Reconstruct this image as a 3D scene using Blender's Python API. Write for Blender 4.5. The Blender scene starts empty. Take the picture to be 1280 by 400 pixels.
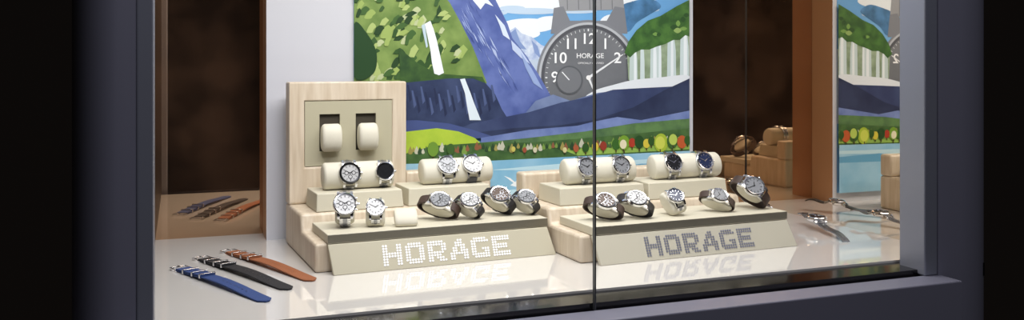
import bpy, math, random
from mathutils import Vector, Matrix
random.seed(4)
S=bpy.context.scene
COL=S.collection
try:
    S.view_settings.view_transform='Standard'
    S.view_settings.look='None'
except Exception: pass

# ------------------------------------------------------------ camera model
F=1120.0; YAW=math.radians(20.4); H=0.40; HOR=80.0
sy,cy=math.sin(YAW),math.cos(YAW)
def X_at(u,Y):
    k=(u-640.0)/F
    return Y*(sy+cy*k)/(cy-sy*k)
def dist(X,Y): return sy*X+cy*Y
def Z_at(v,X,Y): return H-(v-HOR)*dist(X,Y)/F

# ------------------------------------------------------------ materials
def lin(c):
    r=[]
    for x in c:
        x=x/255.0
        r.append(x/12.92 if x<=0.04045 else ((x+0.055)/1.055)**2.4)
    return (*r,1.0)
MATS={}
def mat(name,rgb,rough=0.5,metal=0.0,coat=0.0,noise=None,bump=None,spec=0.5,emit=None):
    if name in MATS: return MATS[name]
    m=bpy.data.materials.new(name); m.use_nodes=True
    nt=m.node_tree; b=nt.nodes['Principled BSDF']
    b.inputs['Base Color'].default_value=lin(rgb)
    b.inputs['Roughness'].default_value=rough
    b.inputs['Metallic'].default_value=metal
    b.inputs['Specular IOR Level'].default_value=spec
    b.inputs['Coat Weight'].default_value=coat
    if emit:
        b.inputs['Emission Color'].default_value=lin(emit[0]); b.inputs['Emission Strength'].default_value=emit[1]
    tc=nt.nodes.new('ShaderNodeTexCoord')
    if noise:
        rgb2,scale=noise[0],noise[1]
        mp=nt.nodes.new('ShaderNodeMapping'); nt.links.new(tc.outputs['Object'],mp.inputs['Vector'])
        mp.inputs['Scale'].default_value=scale if isinstance(scale,tuple) else (scale,)*3
        n=nt.nodes.new('ShaderNodeTexNoise'); n.inputs['Scale'].default_value=1.0; n.inputs['Detail'].default_value=5
        nt.links.new(mp.outputs['Vector'],n.inputs['Vector'])
        r=nt.nodes.new('ShaderNodeValToRGB')
        lo,hi=(noise[2] if len(noise)>2 else (0.35,0.65))
        r.color_ramp.elements[0].position=lo; r.color_ramp.elements[1].position=hi
        r.color_ramp.elements[0].color=lin(rgb); r.color_ramp.elements[1].color=lin(rgb2)
        nt.links.new(n.outputs['Fac'],r.inputs['Fac']); nt.links.new(r.outputs['Color'],b.inputs['Base Color'])
    if bump:
        n2=nt.nodes.new('ShaderNodeTexNoise'); n2.inputs['Scale'].default_value=bump[0]; n2.inputs['Detail'].default_value=3
        nt.links.new(tc.outputs['Object'],n2.inputs['Vector'])
        bp=nt.nodes.new('ShaderNodeBump'); bp.inputs['Strength'].default_value=bump[1]; bp.inputs['Distance'].default_value=0.001
        nt.links.new(n2.outputs['Fac'],bp.inputs['Height']); nt.links.new(bp.outputs['Normal'],b.inputs['Normal'])
    MATS[name]=m; return m
def mirror_mat(name,gl,df,mix,df2=None):
    m=bpy.data.materials.new(name); m.use_nodes=True; nt=m.node_tree
    nt.nodes.remove(nt.nodes['Principled BSDF']); out=nt.nodes['Material Output']
    g=nt.nodes.new('ShaderNodeBsdfGlossy'); g.inputs['Color'].default_value=lin(gl); g.inputs['Roughness'].default_value=0.015
    d=nt.nodes.new('ShaderNodeBsdfDiffuse')
    tc=nt.nodes.new('ShaderNodeTexCoord'); n=nt.nodes.new('ShaderNodeTexNoise'); n.inputs['Scale'].default_value=9; n.inputs['Detail'].default_value=5
    nt.links.new(tc.outputs['Object'],n.inputs['Vector'])
    r=nt.nodes.new('ShaderNodeValToRGB'); r.color_ramp.elements[0].position=.35; r.color_ramp.elements[1].position=.65
    r.color_ramp.elements[0].color=lin(df); r.color_ramp.elements[1].color=lin(df2 or df)
    nt.links.new(n.outputs['Fac'],r.inputs['Fac']); nt.links.new(r.outputs['Color'],d.inputs['Color'])
    mx=nt.nodes.new('ShaderNodeMixShader'); mx.inputs['Fac'].default_value=mix
    nt.links.new(g.outputs[0],mx.inputs[1]); nt.links.new(d.outputs[0],mx.inputs[2]); nt.links.new(mx.outputs[0],out.inputs['Surface'])
    return m

# ------------------------------------------------------------ mesh helper
class MB:
    def __init__(s): s.v=[];s.f=[];s.m=[]
    def add(s,vs,fs,mi=0,M=None):
        o=len(s.v)
        for p in vs:
            p=Vector(p)
            s.v.append(tuple(M@p if M else p))
        for f in fs: s.f.append(tuple(i+o for i in f)); s.m.append(mi)
    def box(s,x0,x1,y0,y1,z0,z1,mi=0,M=None):
        vs=[(x0,y0,z0),(x1,y0,z0),(x1,y1,z0),(x0,y1,z0),(x0,y0,z1),(x1,y0,z1),(x1,y1,z1),(x0,y1,z1)]
        s.add(vs,[(0,3,2,1),(4,5,6,7),(0,1,5,4),(1,2,6,5),(2,3,7,6),(3,0,4,7)],mi,M)
    def lathe(s,prof,n=40,mi=0,M=None,close=False):
        vs=[];fs=[];k=len(prof)
        for i in range(n):
            a=2*math.pi*i/n
            for r,z in prof: vs.append((r*math.cos(a),r*math.sin(a),z))
        kk=k if close else k-1
        for i in range(n):
            j=(i+1)%n
            for q in range(kk):
                q2=(q+1)%k
                fs.append((i*k+q,j*k+q,j*k+q2,i*k+q2))
        s.add(vs,fs,mi,M)
    def extrude_x(s,prof,x0,x1,mi=0,M=None):
        n=len(prof)
        vs=[(x0,y,z) for y,z in prof]+[(x1,y,z) for y,z in prof]
        fs=[tuple(range(n)),tuple(range(2*n-1,n-1,-1))]
        for i in range(n):
            j=(i+1)%n; fs.append((i,i+n,j+n,j))
        s.add(vs,fs,mi,M)
    def ribbon(s,path,w,t,mi=0,M=None):
        vs=[];fs=[]
        for p,nn,sd,ws in path:
            for a,b in ((-1,-1),(1,-1),(1,1),(-1,1)):
                vs.append(p+sd*(a*w*ws/2)+nn*(b*t/2))
        n=len(path)
        for i in range(n-1):
            for q in range(4):
                r=(q+1)%4; fs.append((i*4+q,i*4+r,i*4+4+r,i*4+4+q))
        fs.append((3,2,1,0)); e=(n-1)*4; fs.append((e,e+1,e+2,e+3))
        s.add(vs,fs,mi,M)
def make(name,mb,mats,parent=None,smooth=False,bevel=0,loc=None,M=None,seg=3,fixn=True):
    me=bpy.data.meshes.new(name); me.from_pydata([tuple(v) for v in mb.v],[],mb.f)
    for m in (mats if isinstance(mats,(list,tuple)) else [mats]): me.materials.append(m)
    for p,mi in zip(me.polygons,mb.m): p.material_index=mi
    if fixn:
        import bmesh
        bm=bmesh.new(); bm.from_mesh(me); bmesh.ops.recalc_face_normals(bm,faces=bm.faces); bm.to_mesh(me); bm.free()
    me.update()
    if smooth or bevel:
        for p in me.polygons: p.use_smooth=True
        try: me.set_sharp_from_angle(angle=math.radians(38))
        except Exception: pass
    o=bpy.data.objects.new(name,me); COL.objects.link(o)
    if bevel:
        b=o.modifiers.new('bevel','BEVEL'); b.width=bevel; b.segments=seg; b.limit_method='ANGLE'; b.angle_limit=math.radians(40)
    if parent: o.parent=parent
    if M is not None: o.matrix_world=M
    if loc: o.location=loc
    return o
def empty(name,M,label,cat,group=None):
    e=bpy.data.objects.new(name,None); e.empty_display_size=.02; COL.objects.link(e); e.matrix_world=M
    e['label']=label; e['category']=cat
    if group: e['group']=group
    return e
def top(o,label,cat,group=None):
    o['label']=label; o['category']=cat
    if group: o['group']=group
    return o
def struct(o): o['kind']='structure'; return o

# ------------------------------------------------------------ palette
cream=mat('cream_leatherette',(208,202,182),.5,bump=(900,.25))
cream2=mat('cream_suede',(218,213,196),.6,bump=(1500,.2))
graybar=mat('satin_champagne_edge',(128,124,110),.3,.5)
wood=mat('pale_ash_wood',(222,208,187),.42,noise=((200,182,157),(90,90,7),(.35,.72)))
whitep=mat('white_panel',(206,207,214),.5)
copper=mat('brown_wood_edge',(176,134,100),.4)
floorm=mat('white_gloss_laminate',(230,226,221),.04,coat=.8,spec=.8)
black=mat('black_gloss',(8,8,10),.16,coat=.2)
framem=mat('blue_grey_metal',(124,123,138),.42,.1)
frame_l=mat('grey_metal_trim',(140,142,154),.35,.3)
steel=mat('polished_steel',(226,227,231),.16,1.0)
steel_d=mat('brushed_steel',(165,167,174),.30,1.0)
white_dial=mat('silver_white_dial',(200,200,201),.35,.1)
grey_dial=mat('grey_dial',(142,144,148),.35,.2)
black_dial=mat('black_dial',(26,27,31),.25)
blue_dial=mat('blue_dial',(30,42,76),.25)
brown_dial=mat('brown_dial',(82,62,50),.3)
black_lth=mat('black_leather',(34,31,31),.5,bump=(700,.4))
brown_lth=mat('dark_brown_leather',(62,45,37),.5,bump=(700,.4))
grey_lth=mat('grey_fabric',(84,84,88),.8,bump=(1400,.4))
blackmark=mat('black_marker',(15,15,17),.3)

# ------------------------------------------------------------ shell
XL,XR,YF,YB,YP=-0.05,1.535,1.44,2.19,2.10
mb=MB(); mb.box(XL,XR,YF,YB,-.02,0)
struct(make('floor',mb,floorm))
mb=MB(); mb.box(XL,XR,1.372,YF-.0005,-.03,-.004)
struct(make('trim_1',mb,black))
bronze=mirror_mat('bronze_mirror',(228,194,160),(122,90,70),.2,(66,50,42))  # noisy brown tint stands in for haze and blurred dark reflections
sidem=mirror_mat('side_mirror',(238,228,214),(90,60,40),.05)
mb=MB(); mb.box(XL-.02,XR+.02,YB,YB+.01,-.02,1.0)
struct(make('wall_back',mb,bronze))
mb=MB(); mb.box(XR,XR+.01,1.40,YB,-.02,1.0)
struct(make('wall_right',mb,sidem))
mb=MB(); mb.box(XL-.01,XL,1.40,YB,-.02,1.0)
struct(make('wall_left',mb,mat('dark_brown_panel',(40,28,22),.4)))
mb=MB(); mb.box(XL-.02,XR+.02,1.38,YB+.01,1.0,1.02)
struct(make('ceiling',mb,whitep))
mb=MB(); mb.box(XR-.002,XR,YB-.002,YB,0,1.0)
struct(make('trim_2',mb,mat('dark_seal',(20,14,10),.5)))
XJ=X_at(743,1.366)
mb=MB(); mb.box(XJ-.0011,XJ+.0011,1.3615,1.3705,-.014,1.0)
struct(make('trim_3',mb,mat('dark_joint',(56,58,62),.35)))
mb=MB(); mb.box(-.3,1.40,1.30,1.361,-.30,-.013); mb.box(-.3,1.40,1.361,1.44,-.30,-.031)
struct(make('trim_4',mb,framem,bevel=.003))
def post(x_in,x_out,name):
    sgn=1 if x_out>x_in else -1
    W=abs(x_out-x_in); pts=[(x_in,1.40),(x_in,1.352)]
    n=14
    for i in range(n+1):
        a=math.pi/2*i/n
        pts.append((x_in+sgn*(W*.25+W*.75*math.sin(a)),1.345+ .16*(1-math.cos(a))))
    pts.append((x_out,1.56)); pts.append((x_out-sgn*.01,1.56)); pts.append((x_out-sgn*.01,1.50)); 
    vs=[(x,y,-.3) for x,y in pts]+[(x,y,1.1) for x,y in pts]; n=len(pts)
    fs=[tuple(range(n)),tuple(range(2*n-1,n-1,-1))]+[(i,(i+1)%n,(i+1)%n+n,i+n) for i in range(n)]
    m=MB(); m.add(vs,fs); return struct(make(name,m,framem,smooth=True))
post(-.056,-.15,'trim_5')
post(1.392,1.60,'trim_6')
mb=MB(); mb.box(-.056,-.033,1.353,1.42,-.013,1.1); struct(make('trim_7',mb,frame_l,bevel=.003))
mb=MB(); mb.box(1.36,1.392,1.353,1.42,-.013,1.1); struct(make('trim_8',mb,frame_l,bevel=.003))

# backboard
bx0,bx1=X_at(333,YP),X_at(866,YP)
mb=MB(); mb.box(bx0,bx1,YP,YB-.0005,0,.98)
mb.m=[0,0,0,1,0,1]
bb=make('backboard',mb,[whitep,copper],fixn=False)
top(bb,'tall white backboard with brown wooden edges behind the stands','backboard')

# ------------------------------------------------------------ poster
PX0,PX1,PZ0,PZ1=X_at(442,YP),X_at(860,YP),.028,.64
def P(u,v):
    X=X_at(u,YP); return X,Z_at(v,X,YP)
pm=MB(); pmats=[]; pidx={}
layer=[0]; LY=.00002
def pcol(rgb,rgb2=None,sc=30):
    k=(rgb,rgb2,sc)
    if k not in pidx:
        pidx[k]=len(pmats)
        pmats.append(mat('poster_ink_%d'%len(pmats),rgb,.45,noise=((rgb2,sc) if rgb2 else None),spec=.3))
    return pidx[k]
def addpoly(pts,mi):
    y=YP-.0012-layer[0]*LY; layer[0]+=1
    vs=[(min(max(x,PX0),PX1),y,min(max(z,PZ0),PZ1)) for x,z in pts]
    o=[]
    for p in vs:
        if not o or (Vector(p)-Vector(o[-1])).length>1e-5: o.append(p)
    if len(o)>1 and (Vector(o[0])-Vector(o[-1])).length<1e-5: o.pop()
    if len(o)>2: pm.add(o,[tuple(range(len(o)))],mi)
def smooth(pts,n=5):
    r=[];N=len(pts)
    for i in range(N):
        p0,p1,p2,p3=[Vector(pts[(i+j)%N]) for j in (-1,0,1,2)]
        for k in range(n):
            t=k/n
            r.append(tuple(.5*((2*p1)+(-p0+p2)*t+(2*p0-5*p1+4*p2-p3)*t*t+(-p0+3*p1-3*p2+p3)*t**3)))
    return r
def poly(pts,rgb,rgb2=None,sc=30,sm=False):
    if sm: pts=smooth(pts)
    addpoly([P(u,v) for u,v in pts],pcol(rgb,rgb2,sc))
def ell(u,v,ru,rv,rgb,n=28,rgb2=None,sc=30):
    poly([(u+ru*math.cos(2*math.pi*i/n),v+rv*math.sin(2*math.pi*i/n)) for i in range(n)],rgb,rgb2,sc)
def line(p,q,w,rgb,w2=None):
    p,q=Vector(p),Vector(q); d=(q-p).normalized(); n=Vector((-d.y,d.x)); w2=w if w2 is None else w2
    poly([p+n*w/2,q+n*w2/2,q-n*w2/2,p-n*w/2],rgb)
def textverts(s,size):
    cu=bpy.data.curves.new('t','FONT'); cu.body=s; cu.size=size; cu.align_x='CENTER'; cu.align_y='CENTER'; cu.offset=size*.012
    o=bpy.data.objects.new('t',cu); COL.objects.link(o)
    bpy.context.view_layer.update()
    me=o.evaluated_get(bpy.context.evaluated_depsgraph_get()).to_mesh()
    vs=[tuple(v.co) for v in me.vertices]; fs=[tuple(p.vertices) for p in me.polygons]
    o.evaluated_get(bpy.context.evaluated_depsgraph_get()).to_mesh_clear()
    bpy.data.objects.remove(o); bpy.data.curves.remove(cu)
    return vs,fs
def ptext(s,u,v,size,rgb,ang=0):
    vs,fs=textverts(s,size); y=YP-.0012-layer[0]*LY; layer[0]+=1
    c,sn=math.cos(ang),math.sin(ang); out=[]
    for a,b,_ in vs:
        x,z=P(u+a*c+b*sn,v-(b*c-a*sn)); out.append((x,y,z))
    pm.add(out,fs,pcol(rgb))
pm.box(PX0,PX1,YP-.001,YP-.0001,PZ0,PZ1,pcol((92,152,210),(124,180,226),3))
for (u,v,a,b) in [(640,4,40,9),(700,6,34,9),(675,-6,60,9),(765,4,26,7),(600,-8,20,8),(800,-6,30,8),(660,32,34,9),(645,42,30,8),(765,30,16,12),(690,26,20,6),(652,-1,12,8),(718,-2,14,8)]:
    ell(u,v,a,b,(232,238,243))
for (u,v,a,b) in [(665,14,36,4),(720,14,26,3),(612,16,22,4),(800,12,24,4),(640,10,16,3)]:
    ell(u,v,a,b,(190,210,230))
poly([(768,26),(776,8),(790,2),(812,-2),(826,8),(812,18),(796,28),(784,40)],(58,96,128),(88,140,190),20,True)
# far snowy mountains
poly([(612,80),(620,52),(634,40),(644,34),(652,42),(664,46),(676,56),(690,62),(700,100),(640,110)],(212,222,236),(160,178,214),60)
poly([(634,44),(644,36),(650,52),(658,62),(646,60),(640,72)],(130,152,198))
poly([(664,50),(672,58),(676,74),(668,66)],(130,152,198))
poly([(650,62),(660,72),(664,90),(654,82)],(140,160,204))
# haze valley
poly([(640,80),(700,68),(862,60),(862,160),(560,160),(600,120)],(200,211,224),(174,192,215),20)
# ---- big watch artwork
cu_,cv_=735,97
poly([(694,-30),(776,-30),(780,12),(700,14)],(150,152,156))
for x in (708,722,736,750,764): line((x,-30),(x+1,12),1.0,(110,112,118))
poly([(688,42),(692,10),(704,8),(712,26),(758,26),(768,8),(780,10),(784,42)],(126,129,136))
ell(cu_,cv_,65,72,(128,131,138),64)
ell(cu_,cv_,62,69,(182,186,192),64)
ell(cu_,cv_,59,66,(84,86,92),64)
ell(cu_,cv_,55,62,(108,111,116),64,(120,123,128),10)
for i in range(60):
    a=math.radians(i*6); r0=.95
    line((cu_+54*r0*math.sin(a),cv_-61*r0*math.cos(a)),(cu_+54*math.sin(a),cv_-61*math.cos(a)),1.6 if i%5==0 else .7,(225,228,230))
for i,n in ((0,'12'),(1,'1'),(2,'2'),(9,'9'),(10,'10'),(11,'11')):
    a=math.radians(i*30); ptext(n,cu_+42*math.sin(a),cv_-48*math.cos(a),19,(246,248,250))
ell(711,100,17,18,(92,95,100),32); ell(711,100,15,16,(118,121,126),32)
line((711,100),(702,90),1.3,(235,238,240))
ptext('HORAGE',737,70,8.5,(240,242,244))
ptext('OFFICIALLY CERTIFIED',738,79,3.2,(228,230,232))
line((cu_,cv_),(778,68),3.2,(232,235,238),1.2)
line((cu_,cv_),(741,112),3.2,(232,235,238),1.5)
ell(cu_,cv_,3,3,(240,240,240))
# blue mountain
poly([(548,-14),(612,-14),(622,6),(634,30),(640,48),(656,68),(672,92),(688,120),(694,150),(600,150),(585,110),(566,50)],(104,120,180),(82,98,160),25)
random.seed(8)
for i in range(46):
    t=random.random(); u=570+t*62+random.uniform(-8,10); v=-10+t*95+random.uniform(-8,24)
    L=random.uniform(10,26); w=random.uniform(1.5,4)
    c=random.choice([(146,162,208),(66,80,138),(72,88,150),(124,142,196),(176,190,224)])
    poly([(u,v),(u+w,v+L*.30),(u+L*.55,v+L),(u+L*.22,v+L*.55)],c)
poly([(580,-10),(600,-12),(616,8),(606,4),(600,12),(590,0)],(225,233,245))
poly([(618,18),(630,32),(637,50),(628,44),(624,32)],(210,222,242))
poly([(638,50),(650,62),(662,80),(650,72),(640,62)],(190,204,232))
poly([(650,66),(664,86),(678,112),(666,104),(656,84)],(150,170,214))
# left green cliff
poly([(440,-16),(545,-16),(562,4),(574,26),(590,58),(602,88),(608,104),(560,106),(440,108)],(134,158,88),(100,128,66),18)
random.seed(5)
for i in range(120):
    u=random.uniform(444,596); v=random.uniform(-8,98)
    if u>540+(v+10)*.55: continue
    a=random.uniform(3,8); b=random.uniform(3,8)
    c=random.choice([(56,86,46),(64,94,52),(70,102,54),(172,190,118),(156,178,100),(46,72,42),(186,196,150)])
    poly([(u-a,v+b*.9),(u-a*.5,v-b*.5),(u+a*.3,v-b*1.2),(u+a,v-b*.4),(u+a*.5,v+b*.3),(u+a*.1,v+b)],c,None,30,i%2==0)
poly([(442,30),(458,42),(470,66),(466,92),(442,96)],(42,72,42),None,30,True)
poly([(498,60),(520,78),(545,92),(602,96),(606,104),(560,106),(500,106)],(48,76,46),(68,98,52),40)
poly([(530,30),(537,26),(541,36),(545,50),(549,68),(554,91),(548,94),(542,92),(539,78),(537,62),(534,48)],(236,243,247))
poly([(526,32),(530,30),(534,58),(532,60)],(190,210,220))
# teal lower cliff
poly([(440,104),(510,103),(560,98),(590,98),(606,104),(618,118),(626,136),(640,158),(440,160)],(64,76,110),(46,56,86),20)
for i in range(20):
    u=508+i*5.5; v=106+(i*7)%19
    poly([(u,v),(u+2,v),(u+6,v+18),(u+3,v+22)],(80,94,134) if i%2 else (42,50,78))
poly([(574,99),(580,98),(583,106),(587,116),(592,130),(600,150),(586,150),(583,134),(580,116)],(222,234,242))
# right cliff
poly([(784,100),(782,60),(800,48),(862,34),(862,104)],(160,178,150),(122,140,112),30)
for u,w,v0,v1,c in [(786,9,58,106,(192,208,206)),(791,3,58,104,(228,236,240)),(799,5,60,104,(206,220,222)),(812,12,54,108,(196,212,212)),(815,4,54,106,(230,238,242)),(822,3,54,104,(224,234,238)),(833,10,48,106,(198,214,216)),(837,3,48,104,(230,238,242)),(849,10,42,104,(202,218,220)),(853,4,42,102,(232,240,244))]:
    poly([(u,v0),(u+w*.8,v0-1),(u+w,v0+16),(u+w*1.05,v1),(u+w*.5,v1-3),(u-w*.1,v1),(u-w*.05,v0+16)],c)
poly([(779,66),(784,52),(794,38),(808,26),(824,20),(844,8),(862,0),(862,46),(855,44),(848,50),(840,50),(830,55),(820,58),(810,62),(800,62),(792,66),(786,72)],(78,120,58),(52,88,46),40)
for i in range(34):
    u=random.uniform(788,858); v=random.uniform(12,52)
    if v<62-(u-780)*.62: continue
    a=random.uniform(2,5); b=random.uniform(2,4)
    poly([(u-a,v),(u,v-b),(u+a,v),(u,v+b)],random.choice([(120,158,82),(48,82,44),(98,140,68),(146,174,102)]),None,30,True)
# mist
poly([(740,114),(765,106),(790,100),(820,97),(862,95),(862,120),(740,124)],(226,232,238),None,30,True)
# ridges
poly([(640,160),(668,126),(690,118),(712,126),(745,116),(780,112),(862,108),(862,165)],(104,120,160),(122,138,176),20)
poly([(560,166),(588,154),(620,148),(660,140),(700,128),(730,122),(765,112),(800,110),(840,108),(862,112),(862,168),(560,172)],(54,64,100),(68,80,116),16)
poly([(588,166),(640,160),(700,156),(740,150),(790,134),(830,112),(862,98),(862,160),(760,168),(620,174)],(42,50,78),(56,66,96),16)
poly([(440,152),(520,150),(560,154),(590,162),(620,172),(440,176)],(74,88,138))
poly([(600,172),(660,162),(720,157),(740,152),(770,146),(800,150),(862,138),(862,170),(600,184)],(100,118,172),(126,144,194),20)
poly([(600,178),(660,172),(730,164),(790,154),(862,148),(862,182),(600,190)],(76,106,72),(100,136,82),30)
# meadows
poly([(440,172),(510,164),(545,160),(572,164),(592,172),(606,184),(510,196),(440,204)],(184,208,72),(160,192,62),16)
poly([(440,196),(505,192),(540,182),(570,180),(600,178),(660,178),(735,172),(800,166),(862,160),(862,192),(740,198),(610,204),(440,226)],(80,114,62),(60,92,52),34)
poly([(700,186),(770,176),(862,170),(862,186),(720,194)],(150,186,86))
# trees
random.seed(12)
for i in range(90):
    u=512+i*3.95; v=189-(u-512)*.038+random.uniform(-2,3); r=random.uniform(1.8,3.4)
    c=random.choice([(48,74,48),(48,74,48),(64,98,54),(74,104,64),(120,152,72),(160,150,84),(140,92,66),(196,196,176)])
    poly([(u-r*.6,v+r),(u-r,v),(u-r*.4,v-r*1.6),(u,v-r*2.4),(u+r*.4,v-r*1.6),(u+r,v),(u+r*.6,v+r)],c,None,30,True)
for u,v,r,c in [(768,180,6,(60,104,44)),(778,178,8,(120,160,52)),(777,180,5,(232,224,190)),(788,178,5,(176,62,44)),(797,177,7,(40,78,38)),(806,179,5,(214,196,70)),(812,176,5,(52,88,40)),(824,178,10,(168,190,60)),(823,178,7,(206,214,90)),(838,176,8,(60,100,46)),(839,174,6,(186,206,96)),(850,177,7,(190,92,50)),(857,175,5,(52,90,40)),(752,182,5,(150,60,44)),(742,183,5,(214,190,70)),(730,184,5,(48,84,38)),(718,185,4,(170,92,60)),(704,187,3,(214,206,150)),(640,186,3,(206,194,100)),(654,187,3,(160,84,60)),(667,187,3,(212,206,176)),(540,186,8,(110,148,58)),(562,186,6,(64,98,48))]:
    line((u,v),(u,v+r*1.7),1.4,(70,52,38)); ell(u,v,r*.85,r*1.15,c,20)
# shore and lake
poly([(440,206),(520,204),(600,201),(700,196),(862,188),(862,420),(440,420)],(128,184,214),(164,206,228),8)
poly([(440,226),(500,214),(560,208),(612,206),(600,216),(560,224),(440,250)],(74,112,54))
poly([(610,212),(700,204),(780,200),(862,196),(862,200),(780,206),(700,212)],(196,226,236))
poly([(720,214),(800,204),(862,204),(862,212),(790,216)],(104,166,200))
poly([(610,240),(640,236),(690,238),(700,244),(640,248)],(196,226,236))
poly([(628,219),(636,222),(642,227),(650,217),(647,228),(656,231),(644,233),(636,231),(640,228)],(248,250,250))
poly([(652,243),(672,236),(664,244)],(40,78,60)); 
poster=make('poster',pm,pmats,fixn=False)
top(poster,'large illustrated alpine poster with waterfalls, lake and a grey watch','poster')

# ------------------------------------------------------------ HORAGE dot lettering
FONT={
'H':["XX...XX","XX...XX","XX...XX","XXXXXXX","XXXXXXX","XX...XX","XX...XX","XX...XX"],
'O':[".XXXXX.","XXXXXXX","XX...XX","XX...XX","XX...XX","XX...XX","XXXXXXX",".XXXXX."],
'R':["XXXXXX.","XXXXXXX","XX...XX","XX...XX","XXXXXX.","XXXXX..","XX.XXX.","XX..XXX"],
'A':["...XX..","..XXX..","..XXXX.",".XX.XX.",".XX.XXX","XXXXXXX","XX...XX","XX...XX"],
'G':[".XXXXX.","XXXXXXX","XX.....","XX.....","XX..XXX","XX...XX","XXXXXXX",".XXXXXX"],
'E':["XXXXXXX","XXXXXXX","XX.....","XXXXXX.","XXXXXX.","XX.....","XXXXXXX","XXXXXXX"]}
def lettering(parent,M,x0,width,height,m,name='lettering'):
    mb=MB(); n=6; gap=.17
    lw=width/(n+(n-1)*gap); px=lw/7; pz=height/8; r=min(px,pz)*.43
    for li,ch in enumerate('HORAGE'):
        ox=x0+li*lw*(1+gap)
        for r_,row in enumerate(FONT[ch]):
            for c_,x in enumerate(row):
                if x!='X': continue
                cx=ox+(c_+.5)*px; cz=height-(r_+.5)*pz
                vs=[(cx+r*math.cos(a*math.pi/4),cz+r*math.sin(a*math.pi/4),.0010) for a in range(8)]+[(cx+r*math.cos(a*math.pi/4),cz+r*math.sin(a*math.pi/4),-.0002) for a in range(8)]
                mb.add(vs,[tuple(range(8))]+[(i,i+8,(i+1)%8+8,(i+1)%8) for i in range(8)],0,M)
    o=make(name,mb,m,parent=parent); o['label']='silver dotted brand lettering'; return o

# ------------------------------------------------------------ stands
def Rz(a): return Matrix.Rotation(math.radians(a),4,'Z')
def Rx(a): return Matrix.Rotation(math.radians(a),4,'X')
def T(x,y,z): return Matrix.Translation((x,y,z))
class St: pass
def stand(x0,y0,ang,W,tall,label,lettermat,plmat,boxes):
    s=St(); s.M=T(x0,y0,0)@Rz(ang); s.W=W
    e=empty('display_stand',s.M,label,'display stand')
    s.e=e
    xl=-.028; xr=W-.012; D=.358
    mb=MB(); mb.extrude_x([(.034,0),(D,0),(D,.09),(.186,.09),(.176,.0555),(.036,.0555)],xl,xr)
    make('base',mb,wood,e,bevel=.006)
    if tall:
        mb=MB(); tw=.24
        ox0,ox1,oz0,oz1=.006,.2065,.172,.318
        y0_,y1_=.315,D
        o=[(xl,.0905),(tw,.0905),(tw,.36),(xl,.36)]; i=[(ox0,oz0),(ox1,oz0),(ox1,oz1),(ox0,oz1)]
        vs=[(x,y0_,z) for x,z in o]+[(x,y0_,z) for x,z in i]+[(x,y1_,z) for x,z in o]+[(x,y0_+.008,z) for x,z in i]
        fs=[]
        for k in range(4):
            j=(k+1)%4
            fs+= [(k,j,j+4,k+4),(k,k+8,j+8,j),(k+4,j+4,j+12,k+12)]
        fs+=[(8,11,10,9),(12,13,14,15)]
        mb.add(vs,fs); make('back_panel',mb,wood,e,bevel=.009,seg=4)
        mb=MB(); hx=[(.039,.085),(.121,.168)]; hz0,hz1=.205,.288
        xs=[ox0+.001,hx[0][0],hx[0][1],hx[1][0],hx[1][1],ox1-.001]; zs=[oz0+.001,hz0,hz1,oz1-.001]
        for a in range(5):
            for b in range(3):
                if b==1 and a in (1,3): continue
                mb.box(xs[a],xs[a+1],.316,.3225,zs[b],zs[b+1])
        make('cream_insert',mb,mat('olive_cream_insert',(184,178,152),.6,bump=(900,.2)),e)
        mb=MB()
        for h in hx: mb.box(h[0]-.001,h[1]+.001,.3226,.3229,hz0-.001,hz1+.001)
        make('recess_back',mb,mat('dark_recess',(62,56,44),.7),e)  # dark sheet at the back of the two holes
        mb=MB(); mb.box(tw+.001,xr,.318,D,.0905,.15); make('rim',mb,wood,e,bevel=.006)
    else:
        mb=MB(); mb.box(xl,xr,.315,D,.0905,.15); make('rim',mb,wood,e,bevel=.006)
    mb=MB(); mb.box(-.006,W-.004,.024,.172,.056,.0735)
    mb.m=[0,0,1,0,0,0]; make('tray',mb,[cream,graybar],e,bevel=.0015,fixn=False)
    mb=MB()
    vs=[(0,0,0),(W+.004,0,0),(W-.006,.024,.055),(-.006,.024,.055)]
    vb=[(x,y+.010,z) for x,y,z in vs]
    mb.add(vs+vb,[(0,1,2,3),(7,6,5,4),(0,4,5,1),(1,5,6,2),(2,6,7,3),(3,7,4,0)])
    pl=make('plaque',mb,plmat,e,bevel=.0015)
    th=math.atan2(.024,.055)
    Lm=Matrix(((1,0,0,0),(0,math.sin(th),-math.cos(th),.0),(0,math.cos(th),math.sin(th),0),(0,0,0,1)))
    lettering(pl,Lm@T(0,.0085,0),s.W*.5-.135,.27,.042,lettermat)
    s.boxes=[]
    for i,(a,b) in enumerate(boxes):
        mb=MB()
        vs=[(a,.190,.0905),(b,.190,.0905),(b,.302,.0905),(a,.302,.0905),(a+.003,.196,.128),(b-.003,.196,.128),(b-.003,.302,.128),(a+.003,.302,.128)]
        mb.add(vs,[(0,3,2,1),(4,5,6,7),(0,1,5,4),(1,2,6,5),(2,3,7,6),(3,0,4,7)])
        o=make('display_block',mb,cream,bevel=.002,M=s.M)
        top(o,'low cream leatherette block on the upper step of a wooden stand','display block','cream display blocks')
        s.boxes.append((a,b))
    return s
let1=mat('glowing_silver_dots',(250,251,255),.25,.0,emit=((255,255,255),.12))  # whiter colour and slight glow imitate stronger light on these dots
let2=mat('dimmed_silver_dots',(150,152,168),.3,.4)  # same silver dots, weaker light put into a greyer colour
plq1=mat('plaque_cream_shaded',(192,186,164),.5,bump=(900,.2))  # cream darkened to imitate shade on the plaque front
plq2=mat('plaque_cream_pale',(200,195,177),.5,bump=(900,.2))
A=stand(.274,1.702,3.5,.466,True,'pale wooden watch stand with tall back panel and two window recesses',let1,plq1,[(.006,.196),(.206,.402)])
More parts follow.
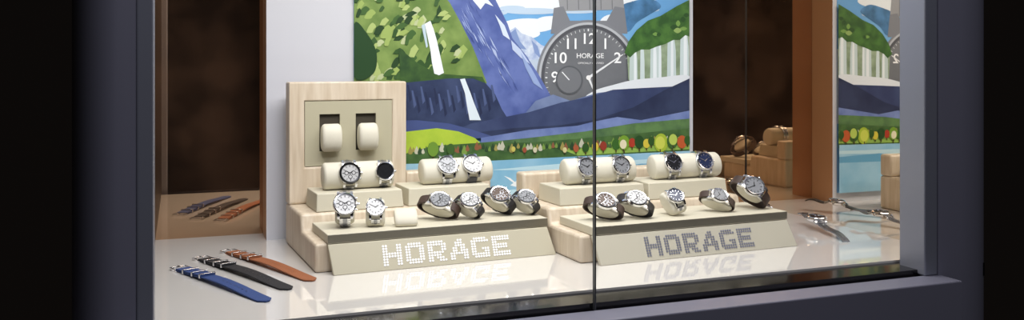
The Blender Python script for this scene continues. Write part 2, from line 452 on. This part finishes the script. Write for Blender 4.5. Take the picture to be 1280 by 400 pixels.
B=stand(.783,1.600,3.0,.488,False,'low pale wooden stepped watch stand with cream sloping plaque',let2,plq2,[(.004,.222),(.230,.448)])

def local_x(s,u,y):
    k=(u-640)/F; d=Vector((sy+cy*k,cy-sy*k))
    O=(s.M@Vector((0,y,0))); ux=(s.M.to_3x3()@Vector((1,0,0)))
    den=ux.x*d.y-ux.y*d.x
    return (d.x*O.y-d.y*O.x)/den

# ------------------------------------------------------------ pillows
def pillow_mesh(a,b,L,E):
    mb=MB(); n=28; secs=[(-L/2,.80),(-L/2+.002,.92),(-L/2+.006,1.0),(0,1.0),(L/2-.006,1.0),(L/2-.002,.92),(L/2,.80)]
    vs=[];fs=[]
    for x,sc in secs:
        for i in range(n):
            t=2*math.pi*i/n; vs.append((x,a*sc*math.sin(t),b*sc*math.cos(t)))
    for q in range(len(secs)-1):
        for i in range(n):
            j=(i+1)%n; fs.append((q*n+i,q*n+j,q*n+n+j,q*n+n+i))
    fs.append(tuple(range(n))); fs.append(tuple(range((len(secs)-1)*n,len(secs)*n)))
    mb.add(vs,fs); return mb
def minz(objs):
    bpy.context.view_layer.update()
    z=9
    for o in objs:
        if o.type=='MESH':
            mw=o.matrix_world
            for v in o.data.vertices: z=min(z,(mw@v.co).z)
    return z

# ------------------------------------------------------------ watches
def watch(M,a=.031,b=.024,dial='white',strap='steel',bez='steel',chrono=False,label='',group='display watches',scale=1.0,openstrap=False):
    e=empty('wrist_watch',M@Matrix.Scale(scale,4),label,'watch',group)
    mb=MB(); mb.lathe([(0.0001,-.007),(.018,-.007),(.0215,-.005),(.0232,-.001),(.0225,.002),(.0001,.002)],44)
    for sx in (-1,1):
        for s2 in (-1,1):
            vs=[]
            for (yy,zt,zb,w) in ((.016,.001,-.004,.0028),(.0235,-.001,-.006,.0026),(.0285,-.006,-.009,.002)):
                for xx in (-w,w):
                    vs.append((sx*.0125+xx,s2*yy,zt)); vs.append((sx*.0125+xx,s2*yy,zb))
            fs=[]
            for q in (0,4): fs+=[(q,q+2,q+6,q+4),(q+1,q+5,q+7,q+3),(q,q+4,q+5,q+1),(q+2,q+3,q+7,q+6)]
            fs+=[(0,1,3,2),(8,10,11,9)]
            mb.add(vs,fs)
    make('case',mb,steel,e,smooth=True)
    bm_={'steel':steel,'black':blackmark,'blue':blue_dial}[bez]
    mb=MB(); mb.lathe([(.0178,.002),(.0224,.002),(.0222,.0036),(.0205,.0050),(.0182,.0046),(.0176,.003)],44,close=True)
    make('bezel',mb,bm_,e,smooth=True)
    dm={'white':white_dial,'black':black_dial,'blue':blue_dial,'grey':grey_dial,'brown':brown_dial}[dial]
    mk=blackmark if dial in('white','grey') else steel
    mb=MB(); mb.lathe([(.0001,.0028),(.0179,.0028),(.0179,.0024)],40)
    for i in range(12):
        R=Matrix.Rotation(math.radians(30*i),4,'Z'); w=.0009 if i%3 else .0014
        mb.box(-w/2,w/2,.0125,.0162,.0028,.0034,1,R)
    if chrono:
        for (x,y) in ((-.0075,0),(.0075,0),(0,-.0078)):
            mb.lathe([(.0001,.0030),(.0042,.0030),(.0046,.0029)],20,1 if dial in('white','grey') else 2,T(x,y,0))
            mb.lathe([(.0001,.0031),(.0032,.0031)],20,0,T(x,y,0))
    make('dial',mb,[dm,mk,steel_d],e)
    for ang,L,w in ((-58,.0095,.0016),(62,.0145,.0011)):
        mb=MB(); R=Matrix.Rotation(math.radians(ang),4,'Z')
        mb.add([(-w/2,-.002,.0036),(w/2,-.002,.0036),(w*.5,L*.7,.0036),(0,L,.0036),(-w*.5,L*.7,.0036),(-w/2,-.002,.0033),(w/2,-.002,.0033),(w*.5,L*.7,.0033),(0,L,.0033),(-w*.5,L*.7,.0033)],
               [(0,1,2,3,4),(9,8,7,6,5)]+[(i,i+5,(i+1)%5+5,(i+1)%5) for i in range(5)],0,R)
        make('hand',mb,mk,e)
    mb=MB(); mb.lathe([(.0001,-.0022),(.0028,-.0022),(.0030,0),(.0028,.0022),(.0001,.0022)],14,0,T(.0248,0,-.002)@Matrix.Rotation(math.pi/2,4,'Y'))
    if chrono:
        for s2 in (-1,1):
            mb.lathe([(.0001,-.0018),(.0018,-.0018),(.0018,.0018),(.0001,.0018)],10,0,Matrix.Rotation(s2*.5,4,'Z')@T(.0245,0,-.002)@Matrix.Rotation(math.pi/2,4,'Y'))
    make('crown',mb,steel,e,smooth=True)
    sm_={'black':black_lth,'brown':brown_lth,'grey':grey_lth,'steel':steel}[strap]
    def link_path(plist,wf):
        mb=MB()
        for (p,n,step,w) in plist:
            tg=Vector((1,0,0)).cross(n)
            R=Matrix((( 1,tg.x,n.x,p.x),(0,tg.y,n.y,p.y),(0,tg.z,n.z,p.z),(0,0,0,1)))
            for xa,xb,h,mi in ((-.5,-.2,.0013,0),(-.17,.17,.0017,1),(.2,.5,.0013,0)):
                mb.box(xa*w,xb*w,-step,step,-.0013,h,mi,R)
        return mb
    if openstrap:
        for s2,L in ((1,.060),(-1,.125)):
            pts=[];n_=18
            for i in range(n_+1):
                t=i/n_; y=s2*(.022+L*t); z=-.006-.0075*(1-(1-min(1,t*2.2))**2)+.012*math.sin(math.pi*t)*t
                pts.append((Vector((0,y,z)),Vector((0,0,1)),Vector((1,0,0)),1-.18*t))
            if strap=='steel':
                pl=[((pts[i][0]+pts[i+1][0])/2,(Vector((1,0,0)).cross(pts[i+1][0]-pts[i][0])*s2).normalized(),(pts[i+1][0]-pts[i][0]).length*.42,.021*pts[i][3]) for i in range(n_)]
                mb=link_path(pl,1); mb.ribbon(pts,.019,.0012,1); make('bracelet',mb,[steel_d,steel_d],e)
            else:
                mb=MB(); mb.ribbon(pts,.022,.003); make('strap',mb,sm_,e,smooth=True)
        return e
    t0=math.asin(min(.97,.0255/a)); pts=[]
    N=34
    def pn(t):
        return Vector((0,a*math.sin(t),-b+b*math.cos(t)-.002)),Vector((0,math.sin(t)/a,math.cos(t)/b)).normalized()
    for i in range(N+1):
        p,n=pn(t0+(2*math.pi-2*t0)*i/N)
        f=abs(i/N-.5)*2
        pts.append((p,n,Vector((1,0,0)),.8+.2*f))
    if strap=='steel':
        N2=30; pl=[]
        for i in range(N2):
            t1=t0+(2*math.pi-2*t0)*(i+.5)/N2
            p,n=pn(t1); q,_=pn(t1+(2*math.pi-2*t0)/N2)
            f=abs((i+.5)/N2-.5)*2; pl.append((p,n,(q-p).length*.42,.021*(.8+.2*f)))
        mb=link_path(pl,1)
        mb.ribbon(pts,.019,.0012,1)
        make('bracelet',mb,[steel,steel_d],e)
    else:
        mb=MB(); mb.ribbon(pts,.022,.0032)
        make('strap',mb,sm_,e,smooth=True)
    p,n,_,_=pts[N//2]
    mb=MB(); mb.box(-.0105,.0105,p.y-.006,p.y+.006,p.z-.0022,p.z-.0008)
    make('clasp',mb,steel_d,e,bevel=.0006)
    return e
def setz(e,extra,ztar):
    dz=ztar-minz(list(e.children)+extra)
    for o in [e]+extra:
        m=o.matrix_world.copy(); m.translation.z+=dz; o.matrix_world=m

pg='cream watch pillows'
def long_pillow(s,bi,E,u0,u1,yc=.248):
    a,b=.0295,.0245
    x0,x1=local_x(s,u0,yc),local_x(s,u1,yc)
    L=x1-x0
    M=s.M@T((x0+x1)/2,yc,.128+.031)@Rx(90-E)
    o=make('watch_cushion',pillow_mesh(a,b,L,E),cream2,smooth=True,M=M)
    top(o,'long rounded cream cushion on a leatherette block','cushion','long cream cushions')
    z=minz([o]); m=o.matrix_world.copy(); m.translation.z+=.1283-z; o.matrix_world=m
    return m.translation.z
def on_cushion(s,zc,E,u,kw,yc=.248,roll=0):
    a,b=.0312,.0262
    yd=yc-b*math.cos(math.radians(E))
    x=local_x(s,u,yd)
    base=s.M@T(x,yc,zc)@Rx(90-E)
    e=watch(base@T(0,0,b+.002),a=a,b=b,**kw)
    return e
def low(s,u,yc,E,kw,yaw=0,roll=0,pillow=True,a=.0312,b=.021):
    yd=yc-b*math.cos(math.radians(E)); x=local_x(s,u,yd)
    C=s.M@T(x,yc,.11)@Rz(yaw)@Rx(90-E)@Rz(roll)
    e=watch(C@T(0,0,b+.002),a=a,b=b,**kw); ex=[]
    if pillow:
        flat=kw.get('strap','steel')!='steel'
        p=make('watch_pillow',pillow_mesh(a-(.009 if flat else .0022),b-(.004 if flat else .0022),.028 if flat else .038,E),cream2,smooth=True,M=C.copy())
        top(p,'small cream watch pillow inside a watch strap','pillow',pg); ex=[p]
    setz(e,ex,.0740); return e

E1=16; zc=long_pillow(A,0,E1,403,490)
gc='watches on cushions'
on_cushion(A,zc,E1,437,dict(dial='white',bez='black',chrono=True,label='steel chronograph with white dial and dark bezel on a cream cushion',group=gc,scale=1.04))
on_cushion(A,zc,E1,481,dict(dial='black',strap='steel',label='steel watch with black dial at the end of a cream cushion',group=gc,scale=.92))
E2=32; zc=long_pillow(A,1,E2,526,612)
on_cushion(A,zc,E2,559,dict(dial='grey',chrono=True,label='steel watch with silver grey dial on a cream cushion',group=gc,scale=1.04))
on_cushion(A,zc,E2,590,dict(dial='white',strap='grey',label='steel watch with white dial and dark grey strap on a cushion',group=gc,scale=1.04))
E3=24; zc=long_pillow(B,0,E3,704,790)
on_cushion(B,zc,E3,733,dict(dial='grey',bez='steel',label='steel bracelet watch with silver dial on a cream cushion',group=gc))
on_cushion(B,zc,E3,776,dict(dial='grey',label='steel bracelet watch with pale grey dial on a cream cushion',group=gc))
zc=long_pillow(B,1,E3,814,896)
on_cushion(B,zc,E3,841,dict(dial='black',bez='steel',label='steel bracelet watch with black dial on a cream cushion',group=gc,scale=1.04))
on_cushion(B,zc,E3,880,dict(dial='blue',bez='steel',label='steel bracelet watch with dark blue dial on a cushion',group=gc,scale=1.04))
g='watches on the front tray'
low(A,434,.10,30,dict(dial='white',chrono=True,label='steel bracelet watch with white dial standing on the cream tray',group=g,scale=1.04),yaw=-12,b=.024,a=.034)
low(A,472,.085,34,dict(dial='white',label='small steel bracelet watch with white dial on the tray',group=g,scale=.85),yaw=-14)
low(A,551,.10,52,dict(dial='grey',chrono=True,strap='brown',label='steel chronograph with dark leather strap on the tray',group=g),yaw=-10,roll=66,a=.044,b=.019)
low(A,588,.085,52,dict(dial='white',chrono=True,strap='black',label='steel chronograph with black strap on the tray',group=g,scale=.92),yaw=-10,roll=50,a=.036,b=.019)
low(A,626,.105,48,dict(dial='brown',chrono=True,strap='black',label='steel chronograph with dark brown dial and leather strap',group=g),yaw=-10,roll=50,a=.038,b=.020)
low(A,659,.085,52,dict(dial='grey',chrono=True,strap='black',label='steel chronograph with grey dial and black strap on the tray',group=g,scale=.9),yaw=-10,roll=46,a=.036,b=.019)
low(B,758,.085,52,dict(dial='brown',bez='steel',chrono=True,strap='brown',label='dark dial chronograph with dark leather strap on the tray',group=g),yaw=-10,roll=66,a=.042,b=.019)
low(B,797,.085,52,dict(dial='white',chrono=True,strap='black',label='white dial chronograph with dark leather strap on the tray',group=g),yaw=-10,roll=62,a=.040,b=.019)
low(B,846,.085,46,dict(dial='blue',bez='steel',strap='steel',label='small steel watch with dark blue dial on the tray',group=g,scale=.85),yaw=-14,roll=20)
low(B,900,.085,50,dict(dial='grey',strap='brown',label='steel watch with grey dial and brown strap on the tray',group=g,scale=.88),yaw=-10,roll=64,a=.044,b=.019)
low(B,944,.090,36,dict(dial='grey',bez='steel',strap='brown',label='large steel watch with grey dial and dark leather strap',group=g,scale=1.12),yaw=-14,roll=48,a=.040,b=.022)
C=A.M@T(local_x(A,507,.06),.06,.10)@Rz(-10)@Rx(40)
p=make('watch_pillow',pillow_mesh(.022,.011,.045,0),cream2,smooth=True,M=C); top(p,'small empty cream watch pillow on the tray','pillow',pg)
m=p.matrix_world.copy(); m.translation.z+=.074-minz([p]); p.matrix_world=m
for xc in (.0625,.1455):
    M=A.M@T(xc,.303,.236)@Rx(90)
    o=make('watch_pillow',pillow_mesh(.031,.0185,.043,0),cream2,smooth=True,M=M); top(o,'empty cream pillow held in a window recess of the back panel','pillow',pg)
gf='watches lying on the floor'
def floorwatch(px,py,ang,kw):
    M=T(px,py,.03)@Rz(ang)@Rx(6)
    e=watch(M,openstrap=True,group=gf,**kw); setz(e,[],.0005)
floorwatch(1.437,1.765,-13,dict(dial='black',strap='steel',label='black dial watch with open steel bracelet lying on the glossy floor'))
floorwatch(1.415,1.95,-30,dict(dial='brown',strap='black',label='watch with open dark strap lying behind the wooden stand'))

# ------------------------------------------------------------ long straps on floor
def fstrap(p0,p1,m,label):
    p0=Vector((*p0,0)); p1=Vector((*p1,0)); d=p1-p0; L=d.length; ang=math.atan2(d.y,d.x)
    e=empty('watch_strap',T(p0.x,p0.y,.0)@Matrix.Rotation(ang,4,'Z'),label,'watch strap','fabric watch straps')
    def z(x): return .0022+.006*math.sin(math.pi*min(1,max(0,x/L)))**2
    path=[]; N=30
    for i in range(N+1):
        x=L*i/N
        ws=1.0 if x<L-.016 else max(.25,math.sqrt(max(0,1-((x-(L-.016))/.0165)**2)))
        path.append((Vector((x,0,z(x))),Vector((0,0,1)),Vector((0,1,0)),ws))
    mb=MB(); mb.ribbon(path,.027,.0022)
    path=[(Vector((x,0,z(x)+.003)),Vector((0,0,1)),Vector((0,1,0)),1) for x in [.004+i*.0116 for i in range(10)]]
    mb.ribbon(path,.027,.0020)
    for i in range(7):
        x=L*.52+i*.014; mb.lathe([(.0001,z(x)+.0016),(.0014,z(x)+.0016)],10,1,T(x,0,0))
    make('band',mb,[m,blackmark],e,smooth=True)
    def ring(x,w,h,tk,name):
        r=MB(); zz=z(x)
        r.box(x-w/2,x+w/2,-.0160,-.0140,zz-.0016,zz+h); r.box(x-w/2,x+w/2,.0140,.0160,zz-.0016,zz+h)
        r.box(x-w/2,x+w/2,-.0160,.0160,zz+h-tk,zz+h)
        return make(name,r,steel,e,bevel=.0005)
    ring(.036,.005,.0068,.0014,'keeper'); ring(.074,.005,.0068,.0014,'keeper'); ring(.106,.005,.0064,.0014,'keeper')
    r=MB(); zz=z(0)
    r.box(-.020,-.017,-.016,.016,zz,zz+.003); r.box(-.001,.002,-.016,.016,zz,zz+.003)
    r.box(-.020,.002,-.016,-.0135,zz,zz+.003); r.box(-.020,.002,.0135,.016,zz,zz+.003); r.box(-.021,0,-.001,.001,zz+.003,zz+.0045)
    make('buckle',r,steel,e,bevel=.0006)
fstrap((.006,1.850),(.140,1.552),mat('blue_fabric',(44,68,122),.75,bump=(1500,.4)),'blue fabric watch strap with steel buckle on the white floor')
fstrap((.048,1.928),(.184,1.621),mat('black_fabric',(34,34,38),.75,bump=(1500,.4)),'black fabric watch strap with steel buckle on the white floor')
fstrap((.104,1.980),(.232,1.671),mat('tan_fabric',(150,90,56),.75,bump=(1500,.4)),'tan brown fabric watch strap with steel buckle on the floor')

# ------------------------------------------------------------ lights
def area(loc,rot,sx,sy_,pw,col):
    l=bpy.data.lights.new('area','AREA'); l.shape='RECTANGLE'; l.size=sx; l.size_y=sy_; l.energy=pw; l.color=col
    o=bpy.data.objects.new('area_light',l); COL.objects.link(o); o.location=loc; o.rotation_euler=[math.radians(a) for a in rot]; return o
area((.74,1.60,.97),(4,0,0),1.4,.18,7.6,(1,.985,.96))
area((.5,1.46,.93),(30,0,0),1.0,.06,4.6,(1,.985,.96))
for x in (.1,.45,.8,1.15):
    l=bpy.data.lights.new('spot','SPOT'); l.energy=3.0; l.spot_size=math.radians(70); l.spot_blend=.6; l.shadow_soft_size=.012; l.color=(1,.985,.96)
    o=bpy.data.objects.new('sparkle_spot',l); COL.objects.link(o); o.location=(x,1.50,.95); o.rotation_euler=(math.radians(12),0,0)  # unseen small spots, added for crisp sparkle on the watches
area((.55,-.6,2.4),(40,0,0),.8,.5,26,(.9,.91,1.0))  # added fill outside the case, brightens the window posts and frame

w=bpy.data.worlds.new('night'); S.world=w; w.use_nodes=True
w.node_tree.nodes['Background'].inputs[0].default_value=(.010,.008,.007,1)
w.node_tree.nodes['Background'].inputs[1].default_value=.35

# ------------------------------------------------------------ camera
cd=bpy.data.cameras.new('camera'); co=bpy.data.objects.new('camera',cd); COL.objects.link(co)
cd.sensor_fit='HORIZONTAL'; cd.sensor_width=36; cd.lens=36*F/1280
cd.shift_y=-(200-HOR)/1280.0
co.location=(0,0,H); co.rotation_euler=(math.radians(90),0,-YAW); cd.clip_start=.01
S.camera=co
